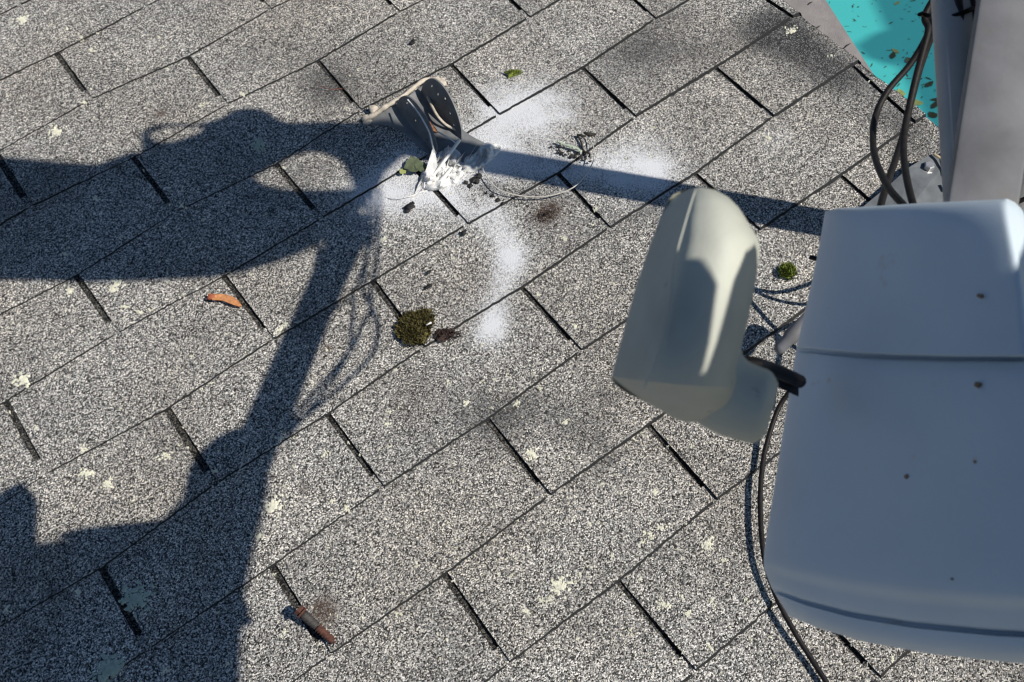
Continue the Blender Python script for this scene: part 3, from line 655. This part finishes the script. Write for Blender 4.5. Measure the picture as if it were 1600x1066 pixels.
# loose bits --------------------------------------------------------------
def debris(name, mat, pts, label, cat, r, group=None, flat=.6):
    m = MB()
    for i, (x, y, s) in enumerate(pts): m.blob(P(x, y, .005 + r * s * flat * .3), r * s * .72, (1, 1, flat), .75, 2.2, 2, i * 2.3 + x)
    return lone(m, name, mat, label, cat, group)
debris('tar_crumb', TAR, [(640, 323, 1.3), (637, 329, .8), (645, 318, .7)], 'black tar crumb just below left of the bracket sealant', 'tar crumb', .006, 'tar crumbs')
debris('tar_crumb', TAR, [(741, 281, 1.2), (748, 275, 1.), (735, 290, .8), (728, 285, .7), (745, 284, .8)], 'broken black tar crumbs under the right end of the sealant', 'tar crumb', .006, 'tar crumbs')
debris('tar_crumb', TAR, [(770, 306, .8), (778, 313, .9), (786, 318, .7), (760, 302, .5)], 'row of small tar crumbs beside the pale wire', 'tar crumb', .005, 'tar crumbs')
debris('tar_crumb', TAR, [(724, 365, 1.), (727, 361, .6)], 'single black crumb at the foot of a cut-out below the bracket', 'tar crumb', .005, 'tar crumbs')
debris('tar_crumb', TAR, [(669, 426, .9), (672, 424, .7)], 'upper of the two tiny dark crumbs above the olive moss', 'tar crumb', .004, 'tar crumbs')
debris('tar_crumb', TAR, [(668, 449, .9), (672, 446, .8), (664, 452, .5)], 'lower of the two tiny dark crumbs above the olive moss', 'tar crumb', .004, 'tar crumbs')
debris('tar_crumb', TAR, [(643, 68, .9), (646, 63, .7)], 'dark crumb near the top edge left of the long twig', 'tar crumb', .005, 'tar crumbs')
def moss(cx, cy, rx, ry, rot, h, n, mat, label, name='moss_clump', bits=None, green=None, dense=.0009):
    m = MB(); c = P(cx, cy, .006); sx = (P(cx + 10, cy) - P(cx, cy)).length / 10
    ux = (P(cx + 10, cy) - P(cx, cy)).normalized(); uy = (P(cx, cy + 10) - P(cx, cy)).normalized()
    co, si = math.cos(rot), math.sin(rot); rnd = random.Random(int(cx))
    if h > .004: m.blob(c, 1, (rx * sx * .8, ry * sx * .8, h * .7), .2, 2, 3, cx)
    for k in range(n):
        a = rnd.uniform(0, 2 * math.pi); q = (math.sqrt(rnd.random()) if h > .004 else abs(rnd.gauss(0, .5))) * (1 + .22 * noise.noise(Vector((math.cos(a) * 1.5, math.sin(a) * 1.5, cx))))
        lx, ly = q * math.cos(a) * rx, q * math.sin(a) * ry
        X, Y = lx * co - ly * si, lx * si + ly * co
        p = c + ux * X * sx + uy * Y * sx + Vector((0, 0, h * .6 * max(0, 1 - q * q)))
        d = (ux * X + uy * Y).normalized() * rnd.uniform(.1, .8) * q + Vector((rnd.uniform(-.5, .5), rnd.uniform(-.5, .5), 1.0)); d.normalize()
        L = rnd.uniform(.003, .0075) * max(.3, h / .012); wd = d.orthogonal().normalized(); wd.rotate(Matrix.Rotation(rnd.uniform(0, 6.28), 3, d))
        m.add([p - wd * dense, p + wd * dense, p + d * L * .6 + wd * dense * .8, p + d * L, p + d * L * .6 - wd * dense * .8], [(0, 1, 2, 3, 4)])
    return lone(m, name, mat, label, 'moss', 'moss clumps', smooth=False)
m1 = moss(649, 515, 26, 34, .5, .013, 1500, MOSSM, 'largest olive brown moss clump growing at the end of a cut-out')
moss(697, 524, 20, 10, -.05, .006, 420, MOSSD, 'dead brown moss tuft beside the largest olive clump')
moss(1229, 426, 13, 14, .4, .012, 380, MOSSG, 'bright green moss tuft between the capsule feed and the large housing')
moss(803, 115, 15, 5, .05, .006, 220, MOSSG, 'flat green moss sliver above the white overspray')
moss(855, 336, 30, 20, -.5, .0035, 260, MOSSD, 'thin brown dirt and moss patch below the pale wire')
for (x, y, sx_) in ((655, 498, 1), (668, 506, 2.2), (645, 536, .8)):
    pass
fl = MB(); fl.tube([P(666, 508, .022), P(674, 504, .022)], [.0008, .0014], 6); lone(fl, 'pale_flake', SEAL, 'tiny pale flake caught on top of the olive moss clump', 'flake')
# yellow lichen twig and the dark bits round it
t = MB(); t.tube(spline([P(872, 222, .010), P(884, 227, .012), P(896, 230, .012), P(909, 237, .010)], 6), [.0016 + .0012 * abs(noise.noise(Vector((k * .7, 1, 0)))) for k in range(19)], 8)
for k in range(14): t.blob(P(872 + k * 2.7, 222 + k * 1.1 + random.uniform(-2, 2), .012), .0022, (1, 1, .7), .5, 2, 1, k)
lone(t, 'lichen_twig', LICHG, 'pale yellow green lichen twig above the mast shadow', 'twig')
t = MB()
t.tube(spline([P(902, 211, .009), P(908, 222, .009), P(912, 236, .008), P(921, 240, .010), P(920, 246, .007)], 5), [.0016] * 21, 6); t.tube([P(912, 208, .01), P(922, 210, .010), P(932, 210, .007)], [.002, .003, .0008], 6)
t.tube([P(902, 211, .009), P(915, 213, .012)], .0016, 6)
for k in range(34): t.blob(P(866 + k * 1.6 + random.uniform(-6, 6), 232 + k * .55 + random.uniform(-5, 6), .008), random.uniform(.0012, .0028), (1, 1, .7), .5, 2, 1, k)
lone(t, 'dark_twig', TWIG, 'dark crooked twig and crumbs beside the yellow lichen twig', 'twig')
t = MB(); t.tube(spline([P(497, 134, .008), P(510, 138, .009), P(522, 140, .009), P(536, 138, .008)], 5), .0006, 5); lone(t, 'pine_needle', REDN, 'thin red brown needle lying across a cut-out left of the bracket', 'pine needle')
t = MB(); t.tube(spline([P(384, 690, .008), P(380, 712, .009), P(374, 735, .008), P(365, 752, .007)], 5), .0006, 5); lone(t, 'dry_stem', WIRE, 'thin dry stem lying in the arm shadow', 'stem')
# curled leaves beside the bracket
def leaf(c, L, W, ang, mat, name, label, cat, curl=.3, parent=None, group=None, world=False, m=None):
    mm = m or MB(); n = 8; V_ = []; fs = []; u = Vector((math.cos(ang), math.sin(ang), 0)); v = Vector((-u.y, u.x, 0))
    if world: R3 = MI.to_3x3(); u = R3 @ u; v = R3 @ v; zz = R3 @ Vector((0, 0, 1))
    else: zz = Vector((0, 0, 1))
    for i in range(n + 1):
        s = i / n; wd = W * math.sin(math.pi * s ** .8) * .5 * (1 + .15 * math.sin(s * 19))
        for k in (-1, 0, 1): V_.append(c + u * (s - .5) * L + v * wd * k + zz * (.3 * curl * (W * .5) * abs(k) * math.sin(math.pi * s) + curl * L * .4 * (s - .5) ** 2 + .0008))
    for i in range(n):
        for k in (0, 1): a = i * 3 + k; fs.append((a, a + 3, a + 4, a + 1))
    N = len(V_); V_ += [p - zz * .0005 for p in V_]; fs += [tuple(N + q for q in f[::-1]) for f in fs]
    mm.add(V_, fs)
    if m is None: return lone(mm, name, mat, label, cat, group)
leaf(P(646, 258, .010), .030, .026, 1.2, LEAFB, 'curled_leaf', 'dark grey green leaf tucked under the left side of the bracket', 'leaf', .5)
leaf(P(630, 268, .008), .012, .010, .3, LEAFG, 'curled_leaf', 'small pale leaf scrap left of the sealant', 'leaf', .5)
leaf(P(658, 262, .010), .02, .016, 2.2, LEAFB, 'curled_leaf', 'grey leaf scrap pressed against the sealant', 'leaf', .6)

# maple seed
ms = thing('maple_seed', P(350, 468, .006), 'orange winged maple seed lying beside a cut-out', 'maple seed')
W_ = [(326, 461, 3.5), (331, 464, 5), (338, 464.5, 4.4), (346, 464.5, 5.2), (356, 467, 6.8), (366, 470.5, 7.2), (373, 474, 5.2), (377, 476.5, 2)]
m = MB(); V_, fs = [], []
for k, (x, y, hw) in enumerate(W_):
    for q in (-1, -.4, .2, 1):
        V_.append(P(x + q * hw * .25, y + q * hw * .98, .0095 + .0016 * q * q + .0008 * math.sin(k * 1.7)))
for k in range(len(W_) - 1):
    for q in range(3): a = k * 4 + q; fs.append((a, a + 4, a + 5, a + 1))
N = len(V_); V_ += [p - Vector((0, 0, .001)) for p in V_]; fs += [tuple(N + q for q in f[::-1]) for f in fs]; m.add(V_, fs); m.build('seed_wing', SEED, ms)
m = MB(); m.blob(P(330, 464, .0095), .0048, (1.2, .9, .6), .2, 1.5, 2, 3); m.tube([P(326, 464, .009), P(322, 468, .008)], .0006, 5); m.build('seed_nut', SEEDN, ms)
# second screw, rusted, lying by a cut-out
sc = thing('rusty_screw', P(490, 978, .006), 'rusty hex screw lying beside a cut-out near the bottom edge', 'screw')
A = P(472, 958, .024); B = P(524, 1005, .0085); ax = (B - A).normalized()
m = MB(); disc(m, A - ax * .001, .0085, .002, 20, ax, ch=.0004); disc(m, A - ax * .0065, .0062, .006, 6, ax, ch=.001); m.build('screw_head', RUST, sc, smooth=False)
m = MB(); m.tube([A, A.lerp(B, .12), A.lerp(B, .45)], [.0052, .0052, .0042], 16)
L = (B - A).length
def threads(m, t0, t1, r0, r1, pitch):
    pts, rad = [], []; n = int((t1 - t0) * L / pitch)
    for k in range(n):
        f = k / n; t = t0 + (t1 - t0) * f; r_ = r0 + (r1 - r0) * f
        pts += [A.lerp(B, t), A.lerp(B, t + .5 * pitch / L)]; rad += [r_ * .60, r_]
    m.tube(pts, rad, 16)
threads(m, .05, .46, .0058, .0056, .0031); m.build('shank', DKBOLT, sc)
m = MB(); threads(m, .46, .97, .0056, .0048, .0031); m.tube([A.lerp(B, .97), B], [.0035, .0008], 12); m.build('thread', RUST, sc)

# ---------------------------------------------------------------- lichen
def lichen_bits(m, cx, cy, r, seedv, n=None, hgt=.0007):
    rnd = random.Random(int(seedv * 13 + cx)); c = P(cx, cy, .0); s = (P(cx + 10, cy) - c).length / 10 * r
    n = int(n * 1.8) if n else max(7, int(r * 2.6)); arms = [rnd.uniform(0, 6.28) for _ in range(3 + n // 14)]
    for k in range(n):
        a = rnd.choice(arms) + rnd.gauss(0, .5); q = abs(rnd.gauss(0, .48)); q = min(q, 1.15)
        p = c + Vector((math.cos(a), math.sin(a), 0)) * s * q
        # height of the shingle under the flake
        v = -p.y / EXP; t = v - math.floor(v); p.z = .0017 + .0046 * t * (.45 + .55 * fade(p))
        rr_ = s * rnd.uniform(.05, .13) + .0006; nn = 7; ph = rnd.uniform(0, 6)
        ring_ = [p + Vector((math.cos(ph + j * 6.283 / nn), math.sin(ph + j * 6.283 / nn), 0)) * rr_ * rnd.uniform(.55, 1.2) + Vector((0, 0, .0002)) for j in range(nn)]
        top = [x.lerp(p, .35) + Vector((0, 0, hgt * rnd.uniform(.6, 1.6))) for x in ring_]
        b_ = [x - Vector((0, 0, .002)) for x in ring_]
        m.add(b_ + ring_ + top, [tuple(range(14, 21))] + [(j, (j + 1) % nn, nn + (j + 1) % nn, nn + j) for j in range(nn)] + [(nn + j, nn + (j + 1) % nn, 2 * nn + (j + 1) % nn, 2 * nn + j) for j in range(nn)])
BIG = [(38, 32, 15, 0, 'pale lichen patch nearest the upper left corner'), (88, 207, 15, 0, 'ragged cream lichen patch above the broad shadow at the left'), (404, 232, 15, 1, 'grey green lichen patch in the shadow under the dish mount'),
       (42, 596, 17, 0, 'pale yellow lichen patch at the left edge above a cut-out'), (140, 742, 14, 0, 'left of the pair of cream lichen patches above the dark shadow'), (171, 754, 12, 0, 'right of the pair of cream lichen patches above the dark shadow'),
       (181, 448, 15, 0, 'white lichen patch on the lower rim of the broad shadow'), (425, 790, 19, 0, 'cream lichen patch against the right side of the lower shadow'), (212, 935, 26, 1, 'large leafy grey green lichen beside a cut-out in the lower shadow'),
       (172, 1045, 27, 1, 'large green lichen at the bottom edge in the lower shadow'), (876, 921, 20, 0, 'broad loose cream lichen patch near the bottom centre'), (1105, 850, 17, 0, 'round cream lichen ring left of the large housing'),
       (1237, 52, 13, 0, 'cream lichen patch near the roof edge at the top right'), (831, 711, 14, 0, 'cream lichen patch on the shingle right of a long cut-out near the centre'), (1037, 944, 12, 0, 'cream lichen patch beside the lowest cut-out near the housing')]
for i, (x, y, r, g, lb) in enumerate(BIG):
    m = MB(); lichen_bits(m, x, y, r, i, int(r * (2.2 if not g else 3.2))); lone(m, 'lichen_patch', LICHG if g else LICH, lb, 'lichen', 'larger lichen patches', smooth=False)
SM = [(130,62,6),(143,78,8),(106,48,5),(315,168,8),(380,152,9),(133,163,6),(305,120,4),(150,313,11),(285,325,9),(320,345,7),(105,400,9),(130,705,8),(262,712,12),(195,480,9),(110,455,12),(220,490,8),(235,487,6),(188,375,5),
(440,515,12),(510,548,5),(437,688,10),(508,712,8),(338,737,8),(405,840,11),(540,795,9),(520,785,6),(125,925,11),(262,1050,9),(355,1040,7),(12,955,9),(1297,90,6),(1200,215,10),(882,378,8),(898,515,10),(840,460,7),(731,632,9),(610,645,6),(604,665,8),
(885,662,10),(845,608,7),(805,632,9),(575,395,6),(600,375,9),(970,772,6),(1024,771,11),(940,757,6),(1130,878,8),(1014,836,10),(1035,828,12),(1003,850,8),(1065,935,7),(1076,960,9),(1000,905,6),(822,955,11),(845,942,9),(955,870,7),(905,900,7),
(1110,940,8),(1172,1000,6),(1108,1012,8),(1080,700,6),(447,988,7),(700,597,4),(770,640,5),(865,915,9),(860,940,8),(560,110,4),(770,35,5),(760,60,4),(930,330,6),(925,355,5),(1390,1030,7),(1060,860,5),(920,820,5),(800,900,6),(650,880,4),(610,700,4),
(390,760,5),(330,600,4),(300,560,5),(90,560,4),(190,640,4),(60,670,5),(700,820,4),(740,780,4),(560,900,5),(620,960,5),(700,1000,5),(900,1000,6),(985,985,5),(1180,880,5),(1165,940,6),(960,240,4),(1150,130,4),(1020,200,4),(480,40,4),(200,110,4),(250,60,4)]
m = MB(); rnd = random.Random(3)
for i, (x, y, r) in enumerate(SM): lichen_bits(m, x, y, r, i + 40)
for k in range(480): lichen_bits(m, rnd.uniform(-20, 1500), 1080 * rnd.random() ** .7, rnd.uniform(2, 5.2), k + 300, 3)
m.build('small_lichen', LICH, kind='stuff', smooth=False, label='small cream lichen specks scattered over the shingles', cat='lichen')

# ---------------------------------------------------------------- leaves and twigs on the turquoise deck
lit = MB(); rnd = random.Random(11)
for k in range(120):
    x = rnd.uniform(1280, 1500); y = rnd.uniform(-20, 250); c = G(x, y)
    s = rnd.uniform(.3, 1) ** 2
    leaf(c, .012 + .035 * s, .003 + .009 * s * rnd.random(), rnd.uniform(0, 6.28), None, '', '', '', .4, world=True, m=lit)
for k in range(260):
    x = rnd.uniform(1250, 1700); y = rnd.uniform(-400, 250); c = G(x, y)
    leaf(c, rnd.uniform(.012, .05), rnd.uniform(.003, .012), rnd.uniform(0, 6.28), None, '', '', '', .4, world=True, m=lit)
lit.build('leaf_litter', LEAFD, kind='stuff', label='scattered dry leaves and seeds on the turquoise deck', cat='leaves')
LF = [(1395, 87, .10, .045, .6, LEAFD, 'dark leaf lying beside a pale one on the turquoise deck'), (1399, 80, .09, .035, 1.3, LEAFG, 'pale green leaf lying beside a dark one on the turquoise deck'),
      (1452, 132, .095, .05, .1, LEAFD, 'dark round leaf below the cables on the turquoise deck'), (1464, 156, .10, .045, 2.3, LEAFD, 'upper dark leaf of the forked pair by the strut'), (1461, 164, .11, .045, .3, LEAFD, 'lower dark leaf of the forked pair by the strut'),
      (1406, 147, .13, .07, .8, LEAFG, 'olive leaf on the deck just past the roof edge left of the cables'), (1427, 161, .14, .07, 2.0, LEAFG, 'olive leaf on the deck just past the roof edge right of the cables'),
      (1457, 180, .09, .06, 1.2, LEAFD, 'dark leaf on the deck nearest the roof edge'), (1402, 5, .07, .03, 0.1, LEAFG, 'pale green leaf on the deck at the top of the picture'), (1420, 95, .10, .06, 1.0, LEAFB, 'grey curled leaf half hidden behind the cables')]
for x, y, L_, w_, a_, mt_, lb in LF: leaf(G(x, y), L_ * .8, w_ * .8, a_, mt_, 'fallen_leaf', lb, 'leaf', .35, group='leaves on the turquoise deck', world=True)

# shade cloth added unseen over the deck, only to throw the light shade there
sdir = MI.to_3x3() @ Vector((sw.x, sw.y, sw.z))
def SG(x, y, h): g = G(x, y); return g + sdir * (h / sw.z)
panel, n, l, b = newmat('added_shade_mesh'); b.inputs['Base Color'].default_value = (.3, .5, .45, 1); b.inputs['Alpha'].default_value = 0.42
cl = MB(); poly = [(1359, -8), (1383, 46), (1362, 54), (1340, 68), (1336, 72), (1344, 82), (1354, 91), (1372, 96), (1392, 105), (1398, 96), (1425, 140), (1440, 182), (1500, 260), (1640, 300), (1900, 100), (1800, -300), (1400, -400)]
cl.prism([SG(x, y, 3.4) for x, y in poly], sdir * .01); lone(cl, 'added_shade_panel', panel, 'green mesh shade cloth added unseen to throw light shade on the deck', 'shade cloth', smooth=False)

# ---------------------------------------------------------------- turn the whole place by the pitch of the roof
skip = {cam, lo}
for o in list(COL.objects):
    if o.parent is None and o not in skip:
        o.matrix_world = M @ Matrix.Translation(o.location)
for o in COL.objects:                                      # children keep their offset from the parent's own origin
    if o.parent is not None and o.type == 'MESH' and o.parent.type == 'MESH': pass
